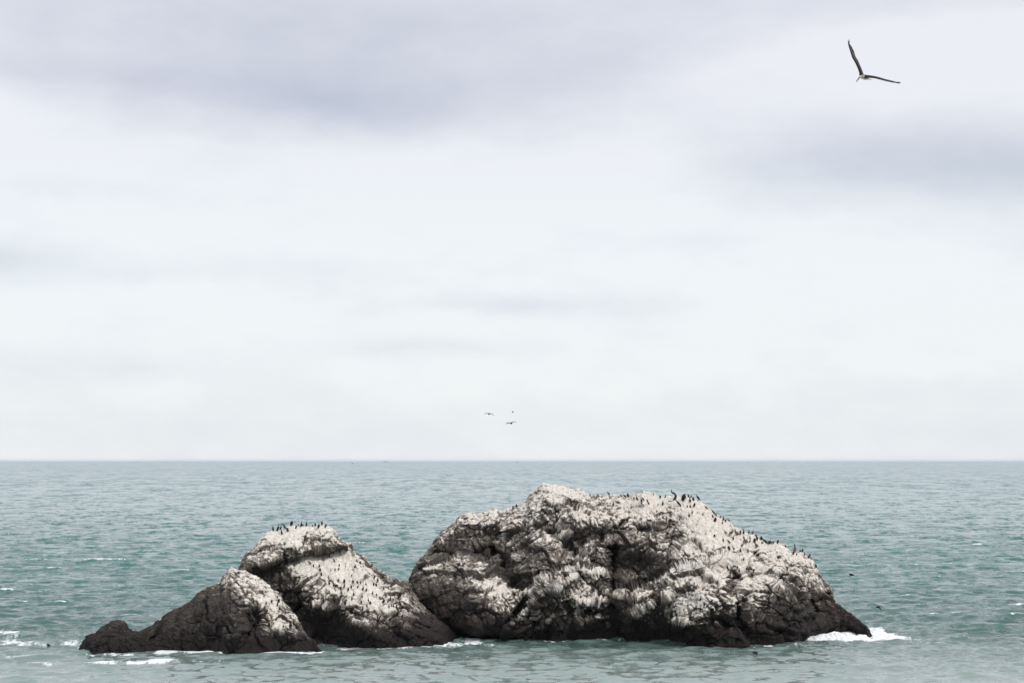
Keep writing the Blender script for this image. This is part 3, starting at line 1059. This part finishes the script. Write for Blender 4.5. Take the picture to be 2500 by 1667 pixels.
rw = wing_px([(2109, 192, -.08, 2104, 181, .25), (2117, 189.8, -.1, 2113, 185.0, .24), (2126, 189.8, -.12, 2126, 187.2, .22), (2135, 190.8, -.12, 2136, 188.2, .22), (2147, 194.0, -.12, 2149, 190.8, .22),
              (2157, 197, -.1, 2162, 194.0, .2), (2168, 199.8, -.06, 2176, 197.0, .2), (2178, 202.2, -.02, 2185, 199.5, .18), (2187, 202.8, .02, 2192, 201.4, .14)], Y0, .045)
prim = []
for (a, b_, c, d, yy) in [(2071.8, 106, 2071.3, 96.8, .05), (2073, 107, 2074.3, 98.2, .08), (2072.4, 110, 2070.3, 101.5, .03), (2086, 202.2, 2200.5, 202.6, .05)][:3] + \
        [(2188, 202.2, 2201, 202.4, .05), (2188, 202.8, 2199.0, 204.6, .03), (2189, 201.8, 2197.5, 200.6, .08)]:
    prim.append(tube(S([(a, b_, 1.1, yy), ((a + c) / 2, (b_ + d) / 2, .8, yy), (c, d, .25, yy)], Y0), 5))


def recolor(part, f):
    """give each quad a material by a test on its ring position"""
    return part


def split_wing(w):
    v, q, t = w
    dark, pale = [], []
    for i, f in enumerate(q):
        k = i % 6
        (pale if (k in (3, 4, 1) and i < len(q) - 10) else dark).append(f)
    return [(v, dark, t, 0), (v, pale, [], 1)]


pel = make("pelican", local([(*body, 2)] + split_wing(lw) + split_wing(rw) + [(*p_, 0) for p_ in prim] +
                            [(*tube(S([(2118, 193, .8, .3), (2124, 195, .5, .5), (2129, 195.5, .3, .6)], Y0), 5), 0)], org), [BLACK, WINGG, PALEB])
make("bill", local([tube(S([(2098.5, 189.5, 1.9, -.36), (2095.5, 193.5, 1.5, -.48), (2092.5, 197.6, 1.1, -.6), (2090.2, 201, .5, -.68)], Y0), 8)], org), BILLM, pel)
pel.location = Vector(org)
tag(pel, "large pelican gliding high at the upper right with long wings raised in a V", "pelican")


def flyer(name, strokes, wings, Y, mat, label, cat, group=None):
    parts = [tube(S([(q[0], q[1], q[2] * 1.7, *q[3:]) for q in s_], Y), 7) for s_ in strokes] + [wing_px(w_, Y, .06) for w_ in wings]
    V = np.concatenate([p_[0] for p_ in parts]); org = V.mean(0)
    o = make(name, local(parts, org), mat)
    o.location = Vector(org)
    return tag(o, label, cat, group)


gF = "cormorants flying low over the water"
flyer("cormorant", [[(2072.5, 1400.2, .4), (2075.5, 1401.2, 1.2), (2079, 1402.4, 1.9), (2082, 1402.6, 1.4), (2084, 1403.5, .9), (2085.6, 1405.5, .3)]],
      [[(2076, 1402, -.05, 2079.5, 1403, .2), (2073.6, 1405, -.05, 2076.4, 1404.8, .2), (2071.8, 1409, 0, 2073.4, 1407.4, .1)],
       [(2077, 1401, .1, 2081, 1402, .3), (2079, 1401.0, .35, 2082, 1401.6, .5), (2083, 1402.6, .6, 2084.5, 1402.8, .7)]], 262, BLACK,
      "black cormorant flying with wings bent down, right of the largest rock's shoulder", "cormorant", gF)
flyer("cormorant", [[(2138.6, 1481.4, .3), (2140.5, 1481, .9), (2143.5, 1480.2, 1.7), (2146, 1481.5, 1.5), (2138.2, 1481.8, .3)][:4]],
      [[(2142.5, 1481, -.05, 2146.8, 1480.4, .2), (2147, 1485, -.05, 2149.4, 1483, .2), (2151, 1489.3, 0, 2152, 1488, .1)],
       [(2143, 1479.8, .1, 2140.5, 1480, .3), (2140, 1478.6, .3, 2138.6, 1478.8, .45), (2135.4, 1475.6, .5, 2135, 1476, .6)],
       [(2146, 1480.4, .0, 2147, 1481.4, .1), (2149, 1478.6, .2, 2149.6, 1479.2, .3), (2151.8, 1476.8, .3, 2152, 1477.2, .4)]], 300, BLACK,
      "black cormorant skimming the sea at the far right with one wing lowered", "cormorant", gF)
flyer("cormorant", [[(1837, 1590.6, .6), (1840, 1592.4, 1.4), (1844, 1592.6, 1.9), (1847.5, 1592.6, 1.5), (1849.2, 1591.4, .9), (1851.6, 1590.3, .3)]],
      [[(1843.5, 1592, -.05, 1848.5, 1592.4, .15), (1845.6, 1594.6, -.05, 1849.8, 1595, .15), (1848.2, 1599.2, 0, 1850, 1599.0, .1)],
       [(1840, 1592, .0, 1844.5, 1592.2, .2), (1839.6, 1589, .05, 1842.6, 1589.6, .25), (1841, 1587.8, .1, 1842, 1588.2, .2)]], 231, BLACK,
      "black cormorant flying just above the water below the largest rock's waterline", "cormorant", gF)
gP = "distant birds gliding above the horizon"
flyer("pelican", [[(1195.2, 1008.8, .6), (1194.2, 1010, 1.2), (1192, 1009.2, .9)], [(1195, 1010, .8), (1193.6, 1013, .3)]],
      [[(1194, 1009.2, -.1, 1193.4, 1010.2, .2), (1188, 1008.0, -.1, 1188.4, 1009.2, .2), (1181, 1009.8, 0, 1182, 1010.4, .1)],
       [(1195, 1009.2, -.1, 1195.6, 1010.2, .2), (1201, 1010, -.1, 1200.6, 1011.2, .2), (1207, 1013.6, 0, 1206.2, 1013.8, .1)]], 360, DUSKY,
      "distant bird gliding on drooped wings, leftmost above the horizon", "pelican", gP)
flyer("pelican", [[(1245.6, 1032.4, .6), (1247.6, 1033, 1.5), (1249.2, 1032.4, 1.2), (1250.2, 1031, .6)]],
      [[(1249, 1031.6, -.1, 1249.6, 1032.6, .2), (1253, 1029.2, -.1, 1253.4, 1030.2, .2), (1261, 1030, 0, 1260, 1030.4, .1)],
       [(1247, 1032, -.1, 1247, 1033.2, .2), (1241, 1030.6, -.1, 1242, 1032.6, .2), (1234, 1034.4, 0, 1235.4, 1034.8, .1)]], 350, DUSKY,
      "distant bird with arched wings, lowest and largest of the three above the horizon", "pelican", gP)
flyer("seabird", [[(1250.4, 1004, .4), (1252, 1005.3, 1.0), (1253.6, 1007, .5)]],
      [[(1252, 1005, -.1, 1252.6, 1005.8, .1), (1250.6, 1004, -.1, 1251, 1004.6, .1), (1249.4, 1004.2, 0, 1249.6, 1004.4, .0)]], 420, WINGG,
      "tiny distant bird, smallest of the three above the horizon", "bird", gP)
flyer("seabird", [[(860, 1129.5, .3), (860.3, 1131, .5), (860, 1132.5, .3)]], [[(860, 1131, 0, 860.4, 1131.6, .2), (861.5, 1130, 0, 861.8, 1130.4, .2), (863, 1129.6, 0, 863, 1129.8, .1)]],
      900, DUSKY, "tiny dark bird far out, just under the horizon below the ship", "bird")
flyer("seabird", [[(1262, 1126.5, .3), (1262, 1128, .5), (1261.6, 1129.6, .3)]], [[(1262, 1128, 0, 1262.4, 1128.6, .2), (1263.4, 1127, 0, 1263.8, 1127.4, .2), (1265, 1127.6, 0, 1265, 1127.8, .1)]],
      900, DUSKY, "tiny dark bird far out at the horizon left of the largest rock's peak", "bird")
# a bird afloat in the foam streak at the left
Ys_ = yw(118, 1575)
flyer("cormorant", [[(114.6, 1574.2, .5), (117, 1574.2, 1.4), (119, 1574.6, 1.4), (124, 1574.6, .5)], [(117.6, 1575, 1.0), (117.8, 1572.2, .9), (117.0, 1571.2, .9), (115.2, 1571.4, .3)]], [], Ys_ - .3, BLACK,
      "black cormorant swimming alone in the foam at the far left", "cormorant")

# ------------------------------------------------------------------ ship on the horizon
def paint(name, c):
    m, T, b = material(name)
    f, _ = T.noise(T.n.new('ShaderNodeTexCoord').outputs['Object'], 0.6, 3)
    T.l.new(T.mix(f, tuple(q * .85 for q in c), tuple(q * 1.1 for q in c)), b.inputs['Base Color'])
    b.inputs['Roughness'].default_value = 0.6
    return m


def prism(outline, y0, y1):
    n = len(outline)
    V = [(x, y0, z) for x, z in outline] + [(x, y1, z) for x, z in outline]
    Q = [(i, (i + 1) % n, n + (i + 1) % n, n + i) for i in range(n)]
    Tr = [(0, i + 1, i) for i in range(1, n - 1)] + [(n, n + i, n + i + 1) for i in range(1, n - 1)]
    return np.array(V, float), Q, Tr


SY = 40000.0
sx_, _, _ = P(941, 1123, SY)
ship = bpy.data.objects.new("ship", None); COL.objects.link(ship); ship.location = (sx_, SY, 0); ship.scale = (4.4, 4.4, 3.2)
hullm, whm = paint("ship_hull_paint", (0.30, 0.17, 0.16)), paint("ship_white_paint", (0.62, 0.58, 0.58))
make("hull", [prism([(-12, 3.2), (-10.5, -1), (10, -1), (13, 4.4), (9, 3.4)], -3.2, 3.2)], hullm, ship)
make("cabin", [prism([(-4, 3.1), (5, 3.1), (5, 6), (3, 6), (3, 8.4), (-2.5, 8.4), (-2.5, 6), (-4, 6)], -2.2, 2.2)], whm, ship)
make("mast", [tube([(-1, 0, 8), (-1, 0, 13)][:0] + [(-1, 0, 8.2, .35), (-1, 0, 11, .3), (-1, 0, 14, .2)], 6), tube([(7, 0, 3.5, .3), (6, 0, 9, .2)], 6)], whm, ship)
tag(ship, "faint hazy ship far away on the horizon, left of the flying birds", "ship")


# ------------------------------------------------------------------ the sea
def build_water():
    rng = np.random.default_rng(7)
    rows = [70.0]
    while rows[-1] < 60000.0:
        d = rows[-1]
        s = 0.34 * (d / 240.0) ** 2 if d > 200 else (0.34 if d > 170 else 1.0)
        rows.append(d + min(max(s, 0.28), d * 0.05))
    rows = np.array(rows)
    spc = np.gradient(rows)
    side = np.linspace(21.5, 66, 60) 
    ang = np.radians(np.concatenate([-side[::-1], np.linspace(-21, 21, 1080), side]))
    nc = len(ang)
    taper = 1 - 0.9 * sstep(21, 26, np.abs(np.degrees(ang)))[None, :]
    Yg = np.repeat(rows[:, None], nc, 1)
    Xg = Yg * np.tan(ang)[None, :]
    dxs = rows * (ang[nc // 2 + 1] - ang[nc // 2])
    Zg = np.zeros_like(Yg); DX = np.zeros_like(Yg); DY = np.zeros_like(Yg)
    ncomp = 90
    lam = np.exp(rng.uniform(math.log(1.3), math.log(20.0), ncomp))
    lam[:3] = (34.0, 27.0, 21.0)
    for l in lam:
        k = 2 * math.pi / l
        th = rng.normal(0.0, 0.60 if l < 10 else 0.40) + R(-10)
        slope = 0.048 if l < 3 else (0.036 if l < 9 else 0.014)
        am = slope / k
        ph = rng.uniform(0, 6.283)
        att = np.clip((l / (2.6 * np.maximum(spc, dxs)) - 0.8) / 0.8, 0, 1)
        idx = att > 0.01
        if not idx.any(): continue
        arg = k * (Xg[idx] * math.sin(th) + Yg[idx] * math.cos(th)) + ph
        a_ = (am * att[idx])[:, None]
        Zg[idx] += a_ * np.cos(arg)
        DX[idx] -= a_ * math.sin(th) * np.sin(arg) * 0.75
        DY[idx] -= a_ * math.cos(th) * np.sin(arg) * 0.75
    Zg *= taper; DX *= taper; DY *= taper
    px, py = proj(Xg, Yg, 0 * Zg)
    # calmer in the lee in front of the rocks
    rock_front = np.exp(-((Yg - 238) / 14) ** 2) * sstep(-52, -45, Xg) * (1 - sstep(34, 44, Xg))
    near_ = 0.75 + 0.25 * sstep(215, 280, Yg)
    Zg *= (1 - 0.35 * rock_front) * near_; DX *= near_; DY *= near_
    # a small swell rears against the right-hand ledge
    def gb(cx, cy, ra, rb, rot=0.0):
        c_, s_ = math.cos(rot), math.sin(rot)
        u = ((px - cx) * c_ + (py - cy) * s_) / ra; v = (-(px - cx) * s_ + (py - cy) * c_) / rb
        return np.exp(-(u * u + v * v))
    n1 = np.zeros_like(Zg); n2 = np.zeros_like(Zg)
    sub = rows < 1500
    n1[sub] = fbm(Xg[sub] * 0.55, Yg[sub] * 0.28, Zg[sub] * 0, 4, 5)
    n2[sub] = fbm(Xg[sub] * 0.12, Yg[sub] * 0.08, Zg[sub] * 0 + 3, 3, 15)
    foam = np.zeros_like(Zg)
    F_ = [  # cx cy rx ry rot strength : broken water seen round the rocks
        (2055, 1554, 88, 8, 0.02, 1.5), (1985, 1557, 42, 8, 0.0, 1.4), (2140, 1545, 30, 12, 0.1, 1.35),
        (2190, 1557, 90, 7, 0.05, 0.85), (2260, 1572, 110, 6, -0.1, 0.55), (2230, 1535, 120, 5, 0.0, 0.4),
        (2350, 1550, 120, 7, 0.0, 0.4),
        (1140, 1562, 55, 7, 0.15, 0.95), (1110, 1573, 60, 5, -0.05, 0.85), (1200, 1578, 80, 3, 0.0, 0.55), (1170, 1603, 70, 3, 0, 0.5),
        (1380, 1561, 80, 2.5, 0.0, 0.55), (1640, 1584, 160, 4, 0.0, 0.42), (1720, 1593, 90, 3.5, 0.0, 0.7),
        (1540, 1594, 70, 3, 0.0, 0.55), (1960, 1573, 90, 4, 0.0, 0.55), (1870, 1574, 60, 3, -0.2, 0.6), (1720, 1612, 60, 3, 0.0, 0.3),
        (20, 1545, 50, 16, 0.1, 0.95), (60, 1570, 110, 5, 0.05, 0.8), (175, 1568, 40, 6, 0.0, 0.6), (30, 1602, 70, 4, 0.0, 0.7),
        (95, 1620, 90, 3.5, 0.03, 0.9), (240, 1618, 60, 3.5, 0.02, 0.85), (400, 1614, 42, 6, -0.06, 1.35), (330, 1618, 50, 3, 0.0, 0.75),
        (500, 1613, 70, 3, 0.0, 0.7), (280, 1597, 80, 4, 0.0, 0.7), (420, 1591, 60, 3, 0.0, 0.95), (500, 1590, 40, 3, -0.1, 0.8),
        (640, 1594, 120, 2.6, 0.0, 0.85), (770, 1591, 40, 3.5, -0.1, 1.2), (690, 1593, 60, 3, 0.0, 0.9), (840, 1580, 60, 3, 0.0, 0.6),
        (600, 1636, 100, 2.5, 0.0, 0.3), (2050, 1600, 130, 3.5, -0.05, 0.5), (2330, 1600, 120, 4, 0.0, 0.35), (200, 1555, 30, 6, 0, .5),
        (330, 1560, 260, 14, 0.0, 0.22),
    ]
    nx = 0
    for (cx, cy, ra, rb, rot, st) in F_:
        foam += 1.0 * st * gb(cx, cy, ra, rb, rot)
    for bs in (BIG_BOT, B_BOT, A_BOT):
        qx_, qy_ = pts(bs)
        inx = sstep(qx_[0] - 12, qx_[0] + 6, px) * (1 - sstep(qx_[-1] - 6, qx_[-1] + 12, px))
        pb_ = np.interp(px, qx_, qy_)
        foam += 0.72 * inx * np.exp(-((py - pb_ - 1.5) / 3.2) ** 2) * sstep(-0.35, 0.35, n1 + n2)
    fine = fbm(Xg * 1.6, Yg * 0.7, Zg * 0, 3, 25) * (Yg < 420)
    fm = sstep(0.15, 1.05, foam * (0.86 + 0.75 * n1 + 0.55 * fine))
    # scattered whitecaps where a crest is steep
    cap_ = Zg / (np.std(Zg[(rows > 210) & (rows < 400)]) + 1e-6)
    n3 = np.zeros_like(Zg); n3[sub] = fbm(Xg[sub] * 1.3 + 9, Yg[sub] * 0.5, Zg[sub] * 0 + 2, 2, 45)
    wc = sstep(2.75, 3.2, cap_ + 1.0 * n1 + 0.4 * n2 + 1.1 * n3) * (rows < 1500)[:, None] * (Yg > 285)
    fm = np.clip(fm + 0.9 * wc, 0, 1)
    Zg += 0.55 * gb(2060, 1556, 95, 7) * (0.8 + n1) + 0.35 * gb(400, 1614, 50, 5) + 0.3 * gb(1140, 1560, 60, 6)
    Xo, Yo = Xg + DX, Yg + DY
    # mask for a darker green band of water along the big rock's foot
    co = np.stack([Xo, Yo, Zg], -1).reshape(-1, 3)
    q = grid_quads(len(rows), nc)
    dark_band = gb(1480, 1574, 400, 8)
    # flat surround so the sea also lies beside and behind the fan
    o = mesh_np("water", co, q, WATER, attrs={'foam': fm, 'rock_front': dark_band})
    return o


WATER, T, b = material("sea_water")
geo = T.n.new('ShaderNodeNewGeometry')
pos = geo.outputs['Position']
nrm = geo.outputs['Normal']
x, y, z = T.sep(pos)
dist = T.vm('LENGTH', T.vm('SUBTRACT', pos, (0, 0, H)))
v1 = T.vm('MULTIPLY', pos, (1.1, 1.3, 1.0))
v2 = T.vm('MULTIPLY', pos, (2.2, 4.0, 1.0))
v3 = T.vm('MULTIPLY', pos, (0.035, 0.020, 1.0))
f1, c1 = T.noise(v1, 1.0, 5, 0.62)
f2, c2 = T.noise(v2, 1.0, 3, 0.6)
f3, c3 = T.noise(v3, 1.0, 3, 0.5)
v4 = T.vm('MULTIPLY', pos, (0.42, 0.27, 1.0))
f4, c4 = T.noise(v4, 1.0, 5, 0.68)
gust = T.smooth(f3, 0.35, 0.68, 0.75, 1.3)
calm = T.m('MULTIPLY', gust, T.smooth(dist, 205, 290, 0.55, 1.0))
d1_ = T.vm('SCALE', T.vm('SUBTRACT', c1, (0.5, 0.5, 0.5)), scale=T.m('MULTIPLY', calm, 0.40))
d2_ = T.vm('SCALE', T.vm('SUBTRACT', c2, (0.5, 0.5, 0.5)), scale=T.m('MULTIPLY', calm, 0.20))
far4 = T.smooth(dist, 205, 290, 1.0, 1.9)
d4_ = T.vm('SCALE', T.vm('SUBTRACT', c4, (0.5, 0.5, 0.5)), scale=far4)
f5, c5 = T.noise(T.vm('MULTIPLY', pos, (0.15, 0.055, 1.0)), 1.0, 4, 0.6)
d5_ = T.vm('SCALE', T.vm('SUBTRACT', c5, (0.5, 0.5, 0.5)), scale=T.smooth(dist, 300, 600, 0.0, 1.6))
f6, c6 = T.noise(T.vm('MULTIPLY', pos, (0.05, 0.012, 1.0)), 1.0, 4, 0.6)
d6_ = T.vm('SCALE', T.vm('SUBTRACT', c6, (0.5, 0.5, 0.5)), scale=T.smooth(dist, 800, 1800, 0.0, 1.2))
dd = T.vm('MULTIPLY', T.vm('ADD', T.vm('ADD', T.vm('ADD', d1_, d2_), d4_), T.vm('ADD', d5_, d6_)), (0.6, 1.0, 0.0))
nn = T.vm('NORMALIZE', T.vm('ADD', nrm, dd))
deep = T.mix(T.smooth(dist, 230, 480), (0.070, 0.130, 0.113), (0.034, 0.133, 0.121))
deep = T.mix(T.smooth(dist, 500, 1800), deep, (0.038, 0.138, 0.155))
painted_sheen = T.smooth(dist, 205, 285, 0.95, 0.0)
deep = T.mix(painted_sheen, deep, (0.27, 0.335, 0.315))  # sky reflection on the near water, painted in as a paler body colour
deep = T.mix(T.m('MULTIPLY', T.smooth(z, 0.05, 0.55), 0.35), deep, (0.04, 0.17, 0.14))
deep = T.mix(T.m('MULTIPLY', T.attr('rock_front'), 0.55), deep, (0.012, 0.040, 0.030))  # darker green band in front of the big rock
fo = T.attr('foam')
fn, _ = T.noise(T.vm('MULTIPLY', pos, (2.4, 0.8, 2.0)), 1.0, 5, 0.75, 0.6)
fmask = T.smooth(T.m('ADD', fo, T.m('MULTIPLY', T.m('SUBTRACT', fn, 0.5), 2.4)), 0.24, 0.95)
fmask = T.m('MULTIPLY', fmask, T.smooth(fo, 0.02, 0.15))
col = T.mix(fmask, deep, (0.82, 0.85, 0.86))
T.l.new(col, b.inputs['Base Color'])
b.inputs['IOR'].default_value = 1.333
T.val(b.inputs['Roughness'], T.m('ADD', T.m('MULTIPLY', fmask, 0.6), 0.12))
nmix = T.vm('NORMALIZE', nn)
T.l.new(nmix, b.inputs['Normal'])
water = build_water()
tag(water, kind="structure")

# ------------------------------------------------------------------ surf breaking on the right-hand ledge
FOAM, T, b = material("white_surf")
p_ = T.n.new('ShaderNodeNewGeometry').outputs['Position']
f_, _ = T.noise(p_, 2.2, 4, 0.65)
T.l.new(T.mix(T.smooth(f_, 0.3, 0.6), (0.62, 0.68, 0.69), (0.88, 0.89, 0.89)), b.inputs['Base Color'])
b.inputs['Roughness'].default_value = 0.8
b.inputs['Subsurface Weight'].default_value = 0.0


def surf(name, line, label, seed):
    """a low rolling wall of broken water along a line of (px, waterline py, height px, half depth m)"""
    L = np.array(line, float)
    n = max(int((L[-1, 0] - L[0, 0]) / 1.0), 12)
    c = np.linspace(L[0, 0], L[-1, 0], n)
    pyb = np.interp(c, L[:, 0], L[:, 1]); hp = np.interp(c, L[:, 0], L[:, 2]); hd = np.interp(c, L[:, 0], L[:, 3])
    Yb = yw(c, pyb)
    m = 26
    u = np.linspace(-1, 1, m)
    prof = (1 - np.abs(u) ** 2.2) ** 0.8
    Yg = Yb[None, :] + hd[None, :] * (u[:, None] + 1.0)
    hm = hp * Yb / F
    Xg = ray(c, pyb)[0][None, :] * Yg
    hm = hm * 1.25
    jag = 0.75 + 0.55 * fbm(Xg * 1.1, Yg * 0.6, Yg * 0, 4, seed) + 0.30 * np.maximum(vnoise(Xg * 3.1, Yg * 1.2, Yg * 0, seed + 9), 0)
    Zg = hm[None, :] * prof[:, None] * np.clip(jag, 0.1, 2.0)
    Zg += fbm(Xg * 3.5, Yg * 3.0, Zg * 2, 3, seed + 4) * 0.12 * prof[:, None]
    Zg -= 0.12
    Yg = Yg + fbm(Xg * 0.7, Yg * 0.1, Yg * 0 + 5, 3, seed + 2) * 1.6
    co = np.stack([Xg, Yg, Zg], -1).reshape(-1, 3)
    o = mesh_np(name, co, grid_quads(m, n), FOAM)
    return tag(o, label, "surf", None, "stuff")


surf("surf", [(1951, 1557, 2, .5), (1956, 1558, 11, 1.0), (1965, 1560, 7, 1.6), (1985, 1562, 9, 2.0), (2010, 1563, 12, 2.4), (2030, 1563, 14, 2.6), (2060, 1562, 13, 2.6),
              (2080, 1561, 11, 2.4), (2100, 1560, 7, 1.8), (2120, 1559, 3, .8)],
     "thick white surf breaking along the ledge at the largest rock's right end", 5)
surf("surf", [(2112, 1550, 2, .6), (2122, 1550, 12, 1.6), (2140, 1551, 14, 2.2), (2155, 1551, 10, 2.0), (2170, 1552, 4, 1.2), (2182, 1552, 1, .5)],
     "white surf curling just beyond the rock's right tip", 15)
surf("surf", [(1112, 1560, 1, .4), (1125, 1562, 6, 1.0), (1140, 1563, 6, 1.2), (1160, 1562, 4, 1.0), (1185, 1561, 1.5, .5)],
     "small churning surf in the gap between the two main rocks", 25)

# ------------------------------------------------------------------ sea air
HZ = bpy.data.materials.new("sea_haze"); HZ.use_nodes = True; HZ.node_tree.nodes.clear()
_v = HZ.node_tree.nodes.new('ShaderNodeVolumePrincipled'); _o = HZ.node_tree.nodes.new('ShaderNodeOutputMaterial')
_v.inputs['Color'].default_value = (0.86, 0.93, 1.0, 1); _v.inputs['Density'].default_value = 1.6e-5
_v.inputs['Anisotropy'].default_value = 0.2
HZ.node_tree.links.new(_v.outputs[0], _o.inputs['Volume'])
_c = np.array([(x, y, z) for x in (-150000, 150000) for y in (-1500, 62000) for z in (-4.5, 36.0)], float)
hz = mesh_np("haze", _c, [(0, 1, 3, 2), (4, 6, 7, 5), (0, 4, 5, 1), (2, 3, 7, 6), (0, 2, 6, 4), (1, 5, 7, 3)], HZ, smooth=False)
tag(hz, "thin even sea haze over the water", "haze", None, "stuff")
